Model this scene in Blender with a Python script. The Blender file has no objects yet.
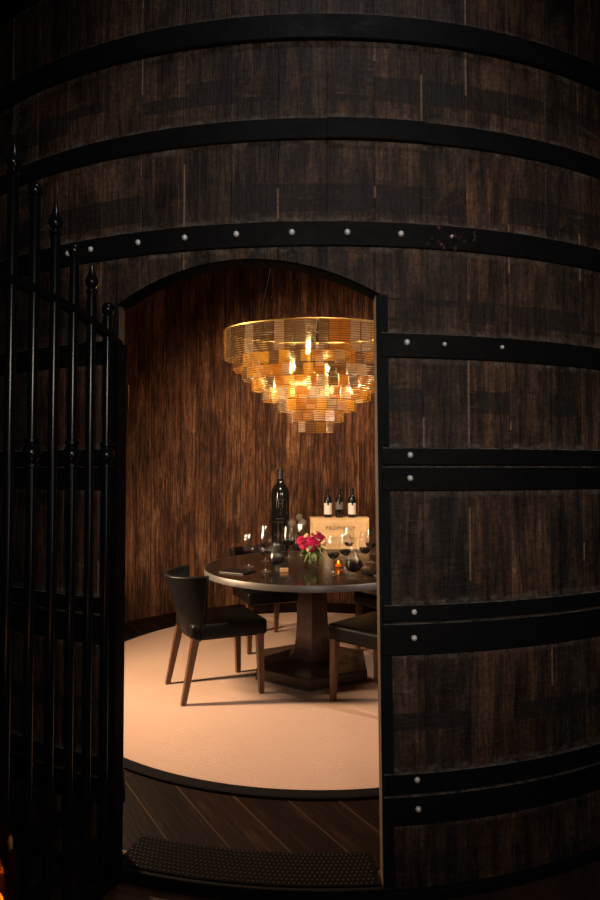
import bpy, bmesh, math, random
from mathutils import Vector, Matrix
random.seed(7)
PI = math.pi
R_ = math.radians
scene = bpy.context.scene
COL = scene.collection

# ------------------------------------------------------------------ camera
cam_d = bpy.data.cameras.new('camera'); cam = bpy.data.objects.new('camera', cam_d); COL.objects.link(cam)
cam.location = (0, 0, 1.45)
cam.rotation_euler = (R_(90 + 1.91), 0, 0)
cam_d.sensor_fit = 'VERTICAL'; cam_d.sensor_height = 36; cam_d.lens = 24
cam_d.clip_start = 0.05; cam_d.clip_end = 60
scene.camera = cam
scene.view_settings.view_transform = 'Standard'
scene.view_settings.look = 'None'
scene.view_settings.exposure = 0.0
scene.view_settings.gamma = 1.0
scene.view_settings.use_curve_mapping = False

# ------------------------------------------------------------------ world and lights
world = bpy.data.worlds.new('World'); scene.world = world; world.use_nodes = True
world.node_tree.nodes['Background'].inputs[0].default_value = (0.55, 0.7, 1.0, 1)
world.node_tree.nodes['Background'].inputs[1].default_value = 0.004


def light(name, kind, loc, target, energy, color, **kw):
    d = bpy.data.lights.new(name, kind); o = bpy.data.objects.new(name, d); COL.objects.link(o)
    o.location = loc
    o.rotation_euler = (Vector(target) - Vector(loc)).to_track_quat('-Z', 'Y').to_euler()
    d.energy = energy; d.color = color
    for k, v in kw.items():
        setattr(d, k, v)
    return o


# cellar light above and behind the visitor, shining at the vat's face
light('cellar_spot_light', 'SPOT', (0.45, -1.3, 2.2), (0.14, 2.06, 1.85), 160, (1.0, 0.86, 0.74),
      spot_size=R_(63), spot_blend=1.0, shadow_soft_size=0.2)
light('cellar_skim_light', 'SPOT', (0.3, 0.9, 4.6), (0.05, 2.06, 2.3), 42, (0.95, 0.93, 1.0),
      spot_size=R_(70), spot_blend=1.0, shadow_soft_size=0.2)
light('gate_highlight_light', 'AREA', (1.3, -0.6, 1.15), (-0.6, 1.9, 1.2), 2.5, (0.95, 0.95, 1.0),
      shape='RECTANGLE', size=0.06, size_y=0.5)  # unseen strip added for the highlights on the gate bars
# tall strip light on the vat's left inside wall: throws the leg shadows to the right
light('wall_strip_light', 'AREA', (-2.0, 3.72, 1.35), (1.0, 4.1, 0.50), 112, (1.0, 0.68, 0.41),
      shape='RECTANGLE', size=0.10, size_y=0.95, spread=R_(146))
# unseen strip added inside, right of the doorway: second highlight on the glassware
light('glass_highlight_light', 'AREA', (1.55, 2.95, 1.75), (0.1, 4.5, 0.8), 12, (1.0, 0.80, 0.66),
      shape='RECTANGLE', size=0.06, size_y=0.6, spread=R_(120))
# unseen fill spots added overhead to brighten the rug front and far wall
light('rug_fill_light', 'SPOT', (0.3, 3.2, 4.0), (0.35, 3.75, 0.0), 140, (1.0, 0.60, 0.44),
      spot_size=R_(62), spot_blend=0.9, shadow_soft_size=0.15)
light('wall_fill_light', 'SPOT', (0.0, 3.9, 3.7), (0.25, 6.6, 1.15), 470, (1.0, 0.68, 0.44),
      spot_size=R_(80), spot_blend=1.0, shadow_soft_size=0.1)

# ------------------------------------------------------------------ node helpers


class NT:
    def __init__(s, name):
        s.m = bpy.data.materials.new(name); s.m.use_nodes = True
        s.t = s.m.node_tree; s.t.nodes.clear()
        s.out = s.t.nodes.new('ShaderNodeOutputMaterial')

    def n(s, typ, ins=None, **props):
        nd = s.t.nodes.new(typ)
        for k, v in props.items():
            setattr(nd, k, v)
        for k, v in (ins or {}).items():
            s.set(nd, k, v)
        return nd

    def set(s, nd, k, v):
        sock = nd.inputs[k]
        if isinstance(v, bpy.types.NodeSocket):
            s.t.links.new(v, sock)
        else:
            sock.default_value = v

    def math(s, op, a, b=0.0, c=None):
        nd = s.n('ShaderNodeMath', {0: a, 1: b}, operation=op)
        if c is not None:
            s.set(nd, 2, c)
        return nd.outputs[0]

    def ramp(s, fac, stops, interp='LINEAR'):
        nd = s.n('ShaderNodeValToRGB', {0: fac})
        cr = nd.color_ramp; cr.interpolation = interp
        while len(cr.elements) < len(stops):
            cr.elements.new(0.5)
        for e, (p, c) in zip(cr.elements, stops):
            e.position = p
            e.color = (c, c, c, 1) if isinstance(c, (int, float)) else (*c, 1)
        return nd.outputs[0]

    def mix(s, fac, a, b, blend='MIX'):
        nd = s.n('ShaderNodeMix', data_type='RGBA', blend_type=blend)
        for k, v in ((0, fac), (6, a), (7, b)):
            if not isinstance(v, bpy.types.NodeSocket) and k > 0:
                v = (*v, 1) if len(v) == 3 else v
            s.set(nd, k, v)
        return nd.outputs[2]

    def noise(s, vec, scale, detail=4, rough=0.55, dist=0.0):
        nd = s.n('ShaderNodeTexNoise', {'Vector': vec, 'Scale': scale, 'Detail': detail, 'Roughness': rough, 'Distortion': dist})
        return nd.outputs[0]

    def comb(s, x, y, z=0.0):
        return s.n('ShaderNodeCombineXYZ', {0: x, 1: y, 2: z}).outputs[0]

    def obj(s):
        return s.n('ShaderNodeTexCoord').outputs['Object']

    def xyz(s, v):
        nd = s.n('ShaderNodeSeparateXYZ', {0: v}); return nd.outputs

    def bump(s, h, strength=0.5, dist=0.01):
        return s.n('ShaderNodeBump', {'Height': h, 'Strength': strength, 'Distance': dist}).outputs[0]

    def bsdf(s, **kw):
        nd = s.n('ShaderNodeBsdfPrincipled')
        for k, v in kw.items():
            s.set(nd, k.replace('_', ' '), v)
        s.t.links.new(nd.outputs[0], s.out.inputs[0])
        return nd

    def surf(s, sock):
        s.t.links.new(sock, s.out.inputs[0])


def simple(name, col, rough=0.5, metal=0.0, spec=0.5, var=0.0, scale=20, **kw):
    t = NT(name)
    c = (*col, 1)
    if var:
        f = t.noise(t.obj(), scale, 4)
        c = t.mix(f, tuple(x * (1 - var) for x in col), tuple(min(1, x * (1 + var)) for x in col))
    b = t.bsdf(Base_Color=c, Roughness=rough, Metallic=metal, Specular_IOR_Level=spec)
    for k, v in kw.items():
        t.set(b, k.replace('_', ' '), v)
    return t.m


def cyl_coords(t, radius):
    x, y, z = t.xyz(t.obj())[:3]
    th = t.math('ARCTAN2', x, t.math('MULTIPLY', y, -1.0))
    return th, t.math('MULTIPLY', th, radius), z


STAVE = 4.19           # degrees
SEAM0 = 4.50


def m_vat():
    t = NT('old dark oak staves')
    th, u, z = cyl_coords(t, 2.32)
    sid = t.math('DIVIDE', t.math('SUBTRACT', t.math('MULTIPLY', th, 180 / PI), SEAM0), STAVE)
    fl = t.math('FLOOR', sid)
    fr = t.math('SUBTRACT', sid, fl)
    wn = t.n('ShaderNodeTexWhiteNoise', {'W': fl}, noise_dimensions='1D')
    rnd = wn.outputs[0]
    off = t.math('MULTIPLY', rnd, 30.0)
    g1 = t.noise(t.comb(t.math('MULTIPLY', u, 20), t.math('ADD', t.math('MULTIPLY', z, 1.6), off)), 1.0, 7, 0.68, 0.5)
    g2 = t.noise(t.comb(t.math('MULTIPLY', u, 85), t.math('ADD', t.math('MULTIPLY', z, 7.0), off)), 1.0, 4, 0.65, 0.4)
    blot = t.noise(t.comb(t.math('MULTIPLY', u, 3.4), t.math('ADD', t.math('MULTIPLY', z, 3.0), off)), 1.0, 7, 0.7, 0.3)
    scr = t.noise(t.comb(t.math('MULTIPLY', u, 9), t.math('MULTIPLY', z, 38)), 1.0, 5, 0.7, 0.6)
    a = t.math('ADD', t.math('MULTIPLY', g1, 0.62), t.math('MULTIPLY', g2, 0.38))
    wood = t.ramp(a, [(0.36, (0.006, 0.0045, 0.004)), (0.47, (0.036, 0.023, 0.017)), (0.58, (0.10, 0.060, 0.037)), (0.70, (0.22, 0.14, 0.09))])
    tone = t.ramp(rnd, [(0.0, (0.70, 0.74, 0.78)), (0.4, (0.92, 0.90, 0.87)), (0.75, (1.10, 0.98, 0.85)), (1.0, (1.35, 1.0, 0.76))])
    wood = t.mix(1.0, wood, tone, 'MULTIPLY')
    grime = t.ramp(blot, [(0.36, 0.35), (0.50, 0.85), (0.66, 1.5)])
    wood = t.mix(1.0, wood, grime, 'MULTIPLY')
    # old hoop marks: dark rubbed belts where hoops once sat
    belt = None
    for zc, hw in ((2.80, 0.045), (2.41, 0.05), (1.70, 0.04), (2.02, 0.04), (0.60, 0.03)):
        d = t.math('ABSOLUTE', t.math('SUBTRACT', t.math('ADD', z, t.math('MULTIPLY', scr, 0.02)), zc))
        b = t.math('LESS_THAN', d, hw)
        belt = b if belt is None else t.math('MAXIMUM', belt, b)
    sel = t.math('GREATER_THAN', t.noise(t.comb(t.math('MULTIPLY', fl, 3.7), t.math('MULTIPLY', z, 1.4)), 1.0, 2), 0.46)
    belt = t.math('MULTIPLY', t.math('MULTIPLY', belt, sel), 0.75)
    wood = t.mix(belt, wood, (0.012, 0.010, 0.010))
    # pale chalky scars beside some seams and faint horizontal scratches
    seam = t.math('LESS_THAN', t.math('MINIMUM', fr, t.math('SUBTRACT', 1.0, fr)), 0.022)
    sn = t.noise(t.comb(t.math('MULTIPLY', t.math('ROUND', sid), 7.3), t.math('MULTIPLY', z, 1.6)), 1.0, 3)
    sm = t.math('MULTIPLY', seam, t.math('GREATER_THAN', sn, 0.585))
    wood = t.mix(t.math('MULTIPLY', sm, 0.7), wood, (0.30, 0.19, 0.12))
    sc2 = t.ramp(t.math('MULTIPLY', scr, t.math('ADD', blot, 0.4)), [(0.56, 0.0), (0.70, 0.5)])
    wood = t.mix(sc2, wood, (0.15, 0.115, 0.09))
    # rusty orange stains
    stn = t.noise(t.comb(t.math('MULTIPLY', u, 5.5), t.math('ADD', t.math('MULTIPLY', z, 4.0), off)), 1.0, 6, 0.72, 0.5)
    wood = t.mix(t.math('MULTIPLY', t.ramp(stn, [(0.56, 0.0), (0.68, 0.75)]), t.ramp(a, [(0.42, 0.3), (0.58, 1.0)])), wood, (0.155, 0.068, 0.022))
    # chalky rubbed dust along the hoop edges
    ed = None
    for zc in (3.435, 3.33, 3.052, 2.95, 2.684, 2.594, 2.32, 2.218, 1.932, 1.832, 1.534, 1.370, 0.997, 0.811, 0.431, 0.241):
        e_ = t.math('SUBTRACT', 1.0, t.math('DIVIDE', t.math('ABSOLUTE', t.math('SUBTRACT', z, zc)), 0.018))
        ed = e_ if ed is None else t.math('MAXIMUM', ed, e_)
    rub = t.noise(t.comb(t.math('MULTIPLY', u, 15), t.math('MULTIPLY', z, 16)), 1.0, 6, 0.75)
    ed = t.math('MULTIPLY', t.math('MAXIMUM', ed, 0.0), t.ramp(rub, [(0.44, 0.0), (0.64, 0.9)]))
    wood = t.mix(ed, wood, (0.17, 0.14, 0.115))
    fine = t.noise(t.obj(), 70, 4, 0.75)
    wood = t.mix(1.0, wood, t.ramp(fine, [(0.35, 0.55), (0.65, 1.35)]), 'MULTIPLY')
    hgt = t.math('ADD', t.math('MULTIPLY', a, 1.0), t.math('MULTIPLY', scr, 0.5))
    t.bsdf(Base_Color=wood, Roughness=t.ramp(blot, [(0.3, 0.5), (0.7, 0.8)]), Specular_IOR_Level=0.35, Normal=t.bump(hgt, 0.9, 0.012))
    return t.m


def m_inner():
    t = NT('rough brown wall boards')
    th, u, z = cyl_coords(t, 2.23)
    W = 0.165
    sid = t.math('DIVIDE', u, W); fl = t.math('FLOOR', sid); fr = t.math('SUBTRACT', sid, fl)
    rnd = t.n('ShaderNodeTexWhiteNoise', {'W': fl}, noise_dimensions='1D').outputs[0]
    off = t.math('MULTIPLY', rnd, 40.0)
    zz = t.math('ADD', z, off)
    wob = t.math('MULTIPLY', t.math('SUBTRACT', t.noise(t.comb(t.math('MULTIPLY', u, 2), t.math('MULTIPLY', zz, 1.2)), 1.0, 2), 0.5), 0.05)
    uw = t.math('ADD', u, wob)
    g1 = t.noise(t.comb(t.math('MULTIPLY', uw, 24), t.math('MULTIPLY', zz, 1.3)), 1.0, 7, 0.74, 0.5)
    g2 = t.noise(t.comb(t.math('MULTIPLY', uw, 95), t.math('MULTIPLY', zz, 7.0)), 1.0, 4, 0.72, 0.3)
    g3 = t.noise(t.comb(t.math('MULTIPLY', u, 150), t.math('MULTIPLY', zz, 30)), 1.0, 3, 0.7)
    kn = t.noise(t.comb(t.math('MULTIPLY', u, 3.2), t.math('MULTIPLY', zz, 1.5)), 1.0, 6, 0.7, 0.6)
    cr = t.noise(t.comb(t.math('MULTIPLY', uw, 15), t.math('MULTIPLY', zz, 0.55)), 1.0, 5, 0.65, 0.7)
    crack = t.ramp(t.math('ABSOLUTE', t.math('SUBTRACT', cr, 0.5)), [(0.0, 1.0), (0.030, 0.0)])
    a = t.math('ADD', t.math('ADD', t.math('MULTIPLY', g1, 0.29), t.math('MULTIPLY', g2, 0.24)), t.math('ADD', t.math('MULTIPLY', g3, 0.15), t.math('MULTIPLY', kn, 0.34)))
    col = t.ramp(a, [(0.39, (0.012, 0.005, 0.002)), (0.455, (0.042, 0.016, 0.006)), (0.52, (0.12, 0.052, 0.021)), (0.585, (0.27, 0.145, 0.070)), (0.67, (0.56, 0.38, 0.23))])
    col = t.mix(t.math('MULTIPLY', crack, 0.8), col, (0.010, 0.004, 0.002))
    tone = t.ramp(rnd, [(0, (0.75, 0.58, 0.48)), (0.5, (1.0, 0.86, 0.76)), (1, (1.15, 1.05, 0.98))])
    col = t.mix(1.0, col, tone, 'MULTIPLY')
    seam = t.math('LESS_THAN', t.math('MINIMUM', fr, t.math('SUBTRACT', 1.0, fr)), 0.018)
    col = t.mix(t.math('MULTIPLY', seam, 0.85), col, (0.008, 0.004, 0.002))
    h = t.math('SUBTRACT', t.math('SUBTRACT', a, t.math('MULTIPLY', seam, 0.3)), t.math('MULTIPLY', crack, 0.12))
    t.bsdf(Base_Color=col, Roughness=0.62, Specular_IOR_Level=0.35, Normal=t.bump(h, 1.0, 0.05))
    return t.m


def m_planks():
    """wide dark floor planks laid on the diagonal"""
    t = NT('dark oiled floor planks')
    x, y, z = t.xyz(t.obj())[:3]
    ca, sa = math.cos(R_(-56.5)), math.sin(R_(-56.5))
    along = t.math('ADD', t.math('MULTIPLY', x, ca), t.math('MULTIPLY', y, sa))
    across = t.math('ADD', t.math('MULTIPLY', x, -sa), t.math('MULTIPLY', y, ca))
    W = 0.182
    sid = t.math('DIVIDE', t.math('ADD', across, 0.021), W); fl = t.math('FLOOR', sid); fr = t.math('SUBTRACT', sid, fl)
    rnd = t.n('ShaderNodeTexWhiteNoise', {'W': fl}, noise_dimensions='1D').outputs[0]
    al = t.math('ADD', along, t.math('MULTIPLY', rnd, 20))
    g = t.noise(t.comb(t.math('MULTIPLY', across, 60), t.math('MULTIPLY', al, 4)), 1.0, 5, 0.6)
    g2 = t.noise(t.comb(t.math('MULTIPLY', across, 9), t.math('MULTIPLY', al, 1.5)), 1.0, 3, 0.6)
    a = t.math('ADD', t.math('MULTIPLY', g, 0.6), t.math('MULTIPLY', g2, 0.4))
    col = t.ramp(a, [(0.35, (0.003, 0.0012, 0.001)), (0.55, (0.012, 0.0045, 0.003)), (0.75, (0.045, 0.021, 0.012))])
    tone = t.ramp(rnd, [(0, (0.5, 0.42, 0.42)), (0.6, (0.8, 0.7, 0.65)), (1, (1.5, 1.4, 1.25))])
    col = t.mix(1.0, col, tone, 'MULTIPLY')
    seam = t.math('LESS_THAN', fr, 0.03)
    col = t.mix(seam, col, (0.06, 0.034, 0.019))
    t.bsdf(Base_Color=col, Roughness=0.55, Specular_IOR_Level=0.12, Normal=t.bump(a, 0.5, 0.006))
    return t.m


def m_rug():
    t = NT('woven peach beige rug')
    o = t.obj(); x, y, z = t.xyz(o)[:3]
    n1 = t.noise(o, 1.6, 4)
    wx = t.math('SINE', t.math('MULTIPLY', x, 2 * PI / 0.019)); wy = t.math('SINE', t.math('MULTIPLY', y, 2 * PI / 0.019))
    wv = t.math('MULTIPLY', wx, wy)
    f = t.noise(o, 160, 3)
    col = t.mix(n1, (0.50, 0.345, 0.265), (0.59, 0.42, 0.33))
    h = t.math('ADD', t.math('MULTIPLY', wv, 0.6), f)
    dk = t.ramp(t.math('ADD', t.math('MULTIPLY', wv, 0.3), f), [(0.2, 0.80), (0.7, 1.04)])
    col = t.mix(1.0, col, dk, 'MULTIPLY')
    t.bsdf(Base_Color=col, Roughness=0.95, Specular_IOR_Level=0.1, Normal=t.bump(h, 0.35, 0.004))
    return t.m


def m_grain(name, dark, light_, rough=0.4, axis=2, scale=40, spec=0.5, coat=0.0):
    t = NT(name)
    v = list(t.xyz(t.obj())[:3])
    s = [scale] * 3; s[axis] = scale * 0.06
    vec = t.comb(*[t.math('MULTIPLY', v[i], s[i]) for i in range(3)])
    a = t.noise(vec, 1.0, 5, 0.6)
    b = t.noise(t.obj(), 3.0, 3)
    col = t.mix(t.ramp(a, [(0.3, 0.0), (0.7, 1.0)]), dark, light_)
    col = t.mix(1.0, col, t.ramp(b, [(0.3, 0.75), (0.7, 1.15)]), 'MULTIPLY')
    t.bsdf(Base_Color=col, Roughness=rough, Specular_IOR_Level=spec, Coat_Weight=coat, Coat_Roughness=0.1, Normal=t.bump(a, 0.25, 0.002))
    return t.m


def m_iron():
    t = NT('black hammered iron hoop')
    o = t.obj()
    th, u, z = cyl_coords(t, 2.33)
    a = t.noise(t.comb(t.math('MULTIPLY', u, 22), t.math('MULTIPLY', z, 30)), 1.0, 5, 0.65)
    r = t.noise(t.comb(t.math('MULTIPLY', u, 5), t.math('MULTIPLY', z, 8)), 1.0, 5, 0.7)
    col = t.mix(a, (0.002, 0.002, 0.0022), (0.007, 0.007, 0.0075))
    near = t.math('LESS_THAN', t.math('ABSOLUTE', t.math('SUBTRACT', th, R_(11.6))), R_(2.6))
    near = t.math('MULTIPLY', near, t.math('LESS_THAN', t.math('ABSOLUTE', t.math('SUBTRACT', z, 2.275)), 0.05))
    rust = t.math('MULTIPLY', near, t.ramp(t.noise(o, 42, 4, 0.7), [(0.60, 0.0), (0.66, 1.0)]))
    col = t.mix(rust, col, (0.13, 0.055, 0.04))
    # hoops' upper ledges pale: dust plus caught light put into the colour
    nz = t.xyz(t.n('ShaderNodeNewGeometry').outputs['Normal'])[2]
    dust_light = t.math('MULTIPLY', t.math('GREATER_THAN', nz, 0.45), t.ramp(t.noise(t.comb(t.math('MULTIPLY', u, 18), t.math('MULTIPLY', z, 20)), 1.0, 4, 0.7), [(0.35, 0.1), (0.65, 0.9)]))
    col = t.mix(dust_light, col, (0.20, 0.175, 0.15))
    t.bsdf(Base_Color=col, Roughness=t.ramp(r, [(0.3, 0.5), (0.7, 0.8)]), Specular_IOR_Level=0.13, Normal=t.bump(a, 0.5, 0.006))
    return t.m


def m_strand(name, tint, transp, trans, gloss, body=0.15):
    t = NT(name)
    tr = t.n('ShaderNodeBsdfTransparent', {'Color': (*[min(1, c * 1.0) for c in tint], 1)})
    tl = t.n('ShaderNodeBsdfTranslucent', {'Color': (*tint, 1)})
    df = t.n('ShaderNodeBsdfDiffuse', {'Color': (*[c * 0.8 for c in tint], 1)})
    gl = t.n('ShaderNodeBsdfGlossy', {'Color': (1, 0.93, 0.85, 1), 'Roughness': 0.18})
    m1 = t.n('ShaderNodeMixShader', {0: trans, 1: tr.outputs[0], 2: tl.outputs[0]})
    m2 = t.n('ShaderNodeMixShader', {0: body, 1: m1.outputs[0], 2: df.outputs[0]})
    lw = t.n('ShaderNodeLayerWeight', {0: 0.35})
    m3 = t.n('ShaderNodeMixShader', {0: t.math('MULTIPLY', t.math('ADD', lw.outputs[1], 0.12), gloss), 1: m2.outputs[0], 2: gl.outputs[0]})
    t.surf(m3.outputs[0])
    return t.m


def m_glass(name, tint=(0.97, 0.97, 0.97), k=1.0):
    t = NT(name)
    tr = t.n('ShaderNodeBsdfTransparent', {'Color': (*tint, 1)})
    gl = t.n('ShaderNodeBsdfGlossy', {'Color': (1, 1, 1, 1), 'Roughness': 0.03})
    lw = t.n('ShaderNodeLayerWeight', {0: 0.22})
    f = t.math('MINIMUM', t.math('MULTIPLY', t.math('ADD', t.math('POWER', lw.outputs[1], 4.0), 0.075), k), 0.5)
    m = t.n('ShaderNodeMixShader', {0: f, 1: tr.outputs[0], 2: gl.outputs[0]})
    t.surf(m.outputs[0])
    return t.m


def m_foot():  # extra gloss stands in for refracted sparkle on plain glass feet
    t = NT('glass foot with added sparkle')
    tr = t.n('ShaderNodeBsdfTransparent', {'Color': (0.95, 0.95, 0.95, 1)})
    g1 = t.n('ShaderNodeBsdfGlossy', {'Color': (1, 1, 1, 1), 'Roughness': 0.28})
    g2 = t.n('ShaderNodeBsdfGlossy', {'Color': (1, 1, 1, 1), 'Roughness': 0.04})
    m1 = t.n('ShaderNodeMixShader', {0: 0.5, 1: g1.outputs[0], 2: g2.outputs[0]})
    lw = t.n('ShaderNodeLayerWeight', {0: 0.3})
    m = t.n('ShaderNodeMixShader', {0: t.math('MINIMUM', t.math('ADD', lw.outputs[1], 0.25), 0.7), 1: tr.outputs[0], 2: m1.outputs[0]})
    t.surf(m.outputs[0])
    return t.m


def m_emit(name, col, strength):
    t = NT(name)
    e = t.n('ShaderNodeEmission', {'Color': (*col, 1), 'Strength': strength})
    t.surf(e.outputs[0]); return t.m


def m_leather():
    t = NT('black leather')
    o = t.obj()
    v = t.n('ShaderNodeTexVoronoi', {'Vector': o, 'Scale': 260}).outputs[0]
    n = t.noise(o, 9, 4)
    t.bsdf(Base_Color=t.mix(n, (0.003, 0.003, 0.0035), (0.008, 0.0075, 0.0075)), Roughness=t.ramp(n, [(0.3, 0.34), (0.7, 0.44)]), Specular_IOR_Level=0.14, Normal=t.bump(v, 0.12, 0.001))
    return t.m


def m_steel_rim():
    t = NT('brushed pewter table edge')
    x, y, z = t.xyz(t.obj())[:3]
    a = t.noise(t.comb(t.math('MULTIPLY', x, 3), t.math('MULTIPLY', y, 3), t.math('MULTIPLY', z, 220)), 1.0, 3)
    t.bsdf(Base_Color=t.mix(a, (0.10, 0.093, 0.088), (0.15, 0.14, 0.132)), Roughness=0.42, Metallic=0.55)
    return t.m


M = dict(
    vat=m_vat(), inner=m_inner(), planks=m_planks(), rug=m_rug(), iron=m_iron(),
    bolt=simple('worn bright bolt heads', (0.85, 0.83, 0.80), 0.4, 0.25),
    gate=simple('glossy black wrought iron', (0.003, 0.0033, 0.004), 0.22, 0.0, 0.28, 0.4, 30),
    sill=simple('blackened sill', (0.006, 0.0055, 0.005), 0.7, 0, 0.1, 0.5, 15),
    jamb=m_grain('blackened stave edge', (0.003, 0.004, 0.005), (0.011, 0.013, 0.015), 0.7, 2, 60, 0.1),
    archblack=simple('blackened arch edge', (0.003, 0.003, 0.003), 0.9, 0, 0.02, 0.4, 30),
    jambside=m_grain('bare sawn doorway edge', (0.05, 0.030, 0.020), (0.15, 0.095, 0.06), 0.7, 2, 60),
    tread=simple('worn tread plate', (0.005, 0.004, 0.0035), 0.8, 0.0, 0.05, 0.5, 25),
    stud=simple('worn bright tread studs', (0.03, 0.024, 0.017), 0.4, 0.6),
    outfloor=m_grain('dark red brown cellar floor', (0.020, 0.010, 0.007), (0.075, 0.036, 0.020), 0.5, 1, 12),
    border=simple('black rug binding', (0.006, 0.005, 0.006), 0.9, 0, 0.1, 0.3, 80),
    leather=m_leather(),
    walnut=m_grain('red brown walnut legs', (0.055, 0.022, 0.011), (0.15, 0.066, 0.032), 0.35, 2, 70),
    table=m_grain('dark brown polished table top', (0.006, 0.0042, 0.0034), (0.015, 0.0105, 0.0085), 0.16, 0, 34, 0.5),
    pedestal=m_grain('dark brown stained pedestal', (0.044, 0.025, 0.019), (0.10, 0.060, 0.046), 0.34, 2, 60),
    pedbase=m_grain('near black brown pedestal base', (0.026, 0.015, 0.011), (0.060, 0.035, 0.026), 0.36, 0, 50),
    rim=m_steel_rim(),
    crate=m_grain('pale pine crate', (0.70, 0.46, 0.22), (0.85, 0.62, 0.34), 0.6, 0, 30),
    ink=simple('brown branded ink', (0.075, 0.03, 0.008), 0.8),
    bottle=simple('near black wine glass bottle', (0.006, 0.007, 0.006), 0.12, 0, 0.6),
    capsule=simple('black bottle capsule', (0.016, 0.013, 0.014), 0.35, 0.2),
    cream=simple('cream paper label', (0.78, 0.73, 0.66), 0.7, 0, 0.3, 0.06, 60),
    greylab=simple('slate grey paper label', (0.13, 0.13, 0.14), 0.6, 0, 0.3, 0.2, 60),
    etch=simple('dull pewter etching', (0.075, 0.07, 0.066), 0.5, 0.4),
    shelf=m_grain('dark stained shelf', (0.030, 0.016, 0.010), (0.07, 0.038, 0.022), 0.45, 0, 40),
    glass=m_glass('clear wine glass'),
    decglass=m_glass('clear decanter glass', (0.93, 0.92, 0.92), 0.35),
    foot=m_foot(),
    wine=simple('dark red wine', (0.0035, 0.0006, 0.0008), 0.06, 0, 0.5),
    seed=simple('dry grey brown seed heads', (0.20, 0.16, 0.125), 0.9, 0, 0.2, 0.5, 60),
    stem=simple('dry stems', (0.10, 0.075, 0.04), 0.8),
    darkvase=simple('black ceramic vase', (0.012, 0.011, 0.012), 0.25),
    pink=simple('magenta petals', (0.52, 0.006, 0.085), 0.55, 0, 0.3, 0.35, 40),
    pink2=simple('deep crimson pink petals', (0.33, 0.004, 0.052), 0.55, 0, 0.3, 0.35, 40),
    blush=simple('pale apricot blossoms', (0.75, 0.48, 0.28), 0.7, 0, 0.3, 0.2, 40),
    leaf=simple('green leaves', (0.075, 0.14, 0.030), 0.5, 0, 0.4, 0.5, 40),
    leaf2=simple('yellow green leaves', (0.22, 0.24, 0.06), 0.5, 0, 0.4, 0.4, 40),
    vase=m_glass('greenish glass vase', (0.86, 0.90, 0.78), 1.3),
    water=m_glass('vase water', (0.78, 0.82, 0.62), 0.5),
    amber=m_glass('amber votive glass', (1.0, 0.66, 0.26), 0.8),
    flame=m_emit('candle flame', (1.0, 0.50, 0.10), 9.0),
    oak=simple('light oak block', (0.52, 0.29, 0.13), 0.5, 0, 0.4, 0.2, 50),
    menu=simple('black menu card', (0.006, 0.0055, 0.0055), 0.6, 0, 0.12),
    paper=simple('white card edge', (0.25, 0.24, 0.23), 0.6),
    brass=simple('satin brass', (0.55, 0.37, 0.11), 0.4, 1.0),
    bulb=m_emit('warm bulb glow', (1.0, 0.70, 0.22), 4.0),
    outlet=simple('grey outlet plate', (0.42, 0.40, 0.38), 0.5),
    ceiling=m_grain('dark ceiling boards', (0.03, 0.015, 0.008), (0.09, 0.045, 0.022), 0.6, 0, 25),
    s_amber=m_strand('amber glass chips', (0.62, 0.34, 0.05), 0.5, 0.90, 0.8),
    s_gold=m_strand('golden glass chips', (0.80, 0.54, 0.11), 0.5, 0.90, 0.8),
    s_smoke=m_strand('smoky brown glass chips', (0.27, 0.165, 0.075), 0.5, 0.92, 1.0, 0.4),
    s_clear=m_strand('pale rose glass chips', (0.74, 0.60, 0.44), 0.5, 0.90, 1.4, 0.35),
    candlewax=simple('ivory wax', (0.8, 0.55, 0.3), 0.5),
)

# ------------------------------------------------------------------ mesh helpers


def link(name, bm, mat, parent=None, smooth=False, loc=None, rot=None, recalc=True):
    if recalc:
        bmesh.ops.recalc_face_normals(bm, faces=bm.faces[:])
    me = bpy.data.meshes.new(name); bm.to_mesh(me); bm.free()
    for m in (mat if isinstance(mat, (list, tuple)) else [mat]):
        me.materials.append(m)
    if smooth:
        for p in me.polygons:
            p.use_smooth = True
        try:
            me.set_sharp_from_angle(angle=R_(38))
        except Exception:
            pass
    o = bpy.data.objects.new(name, me); COL.objects.link(o)
    if parent:
        o.parent = parent
    if loc is not None:
        o.location = loc
    if rot is not None:
        o.rotation_euler = rot
    return o


def tag(o, label, cat, group=None, kind=None):
    o['label'] = label; o['category'] = cat
    if group: o['group'] = group
    if kind: o['kind'] = kind
    return o


def thing(name, label, cat, loc=(0, 0, 0), rz=0.0, group=None):
    o = bpy.data.objects.new(name, None); COL.objects.link(o)
    o.empty_display_size = 0.1
    o.location = loc; o.rotation_euler = (0, 0, rz)
    return tag(o, label, cat, group)


def struct(name, bm, mat, smooth=False, loc=None, label=None, **kw):
    o = link(name, bm, mat, None, smooth, loc, **kw); o['kind'] = 'structure'
    if label: o['label'] = label
    return o


def copy_tree(o, parent=None):
    c = o.copy(); COL.objects.link(c)
    if parent: c.parent = parent
    for ch in list(o.children):
        copy_tree(ch, c)
    return c


def box(bm, c, s, bev=0.0, rot=None, seg=2):
    r = bmesh.ops.create_cube(bm, size=1.0)
    vs = r['verts']
    bmesh.ops.scale(bm, vec=s, verts=vs)
    if bev:
        es = list({e for v in vs for e in v.link_edges})
        rb = bmesh.ops.bevel(bm, geom=es, offset=bev, segments=seg, affect='EDGES', profile=0.6)
        vs = list({v for f in rb['faces'] for v in f.verts} | {v for v in vs if v.is_valid})
        # gather the whole island
        seen = set(vs); st = list(vs)
        while st:
            v = st.pop()
            for e in v.link_edges:
                w = e.other_vert(v)
                if w not in seen:
                    seen.add(w); st.append(w)
        vs = list(seen)
    if rot is not None:
        bmesh.ops.rotate(bm, cent=(0, 0, 0), matrix=rot, verts=vs)
    bmesh.ops.translate(bm, vec=c, verts=vs)
    return vs


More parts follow.
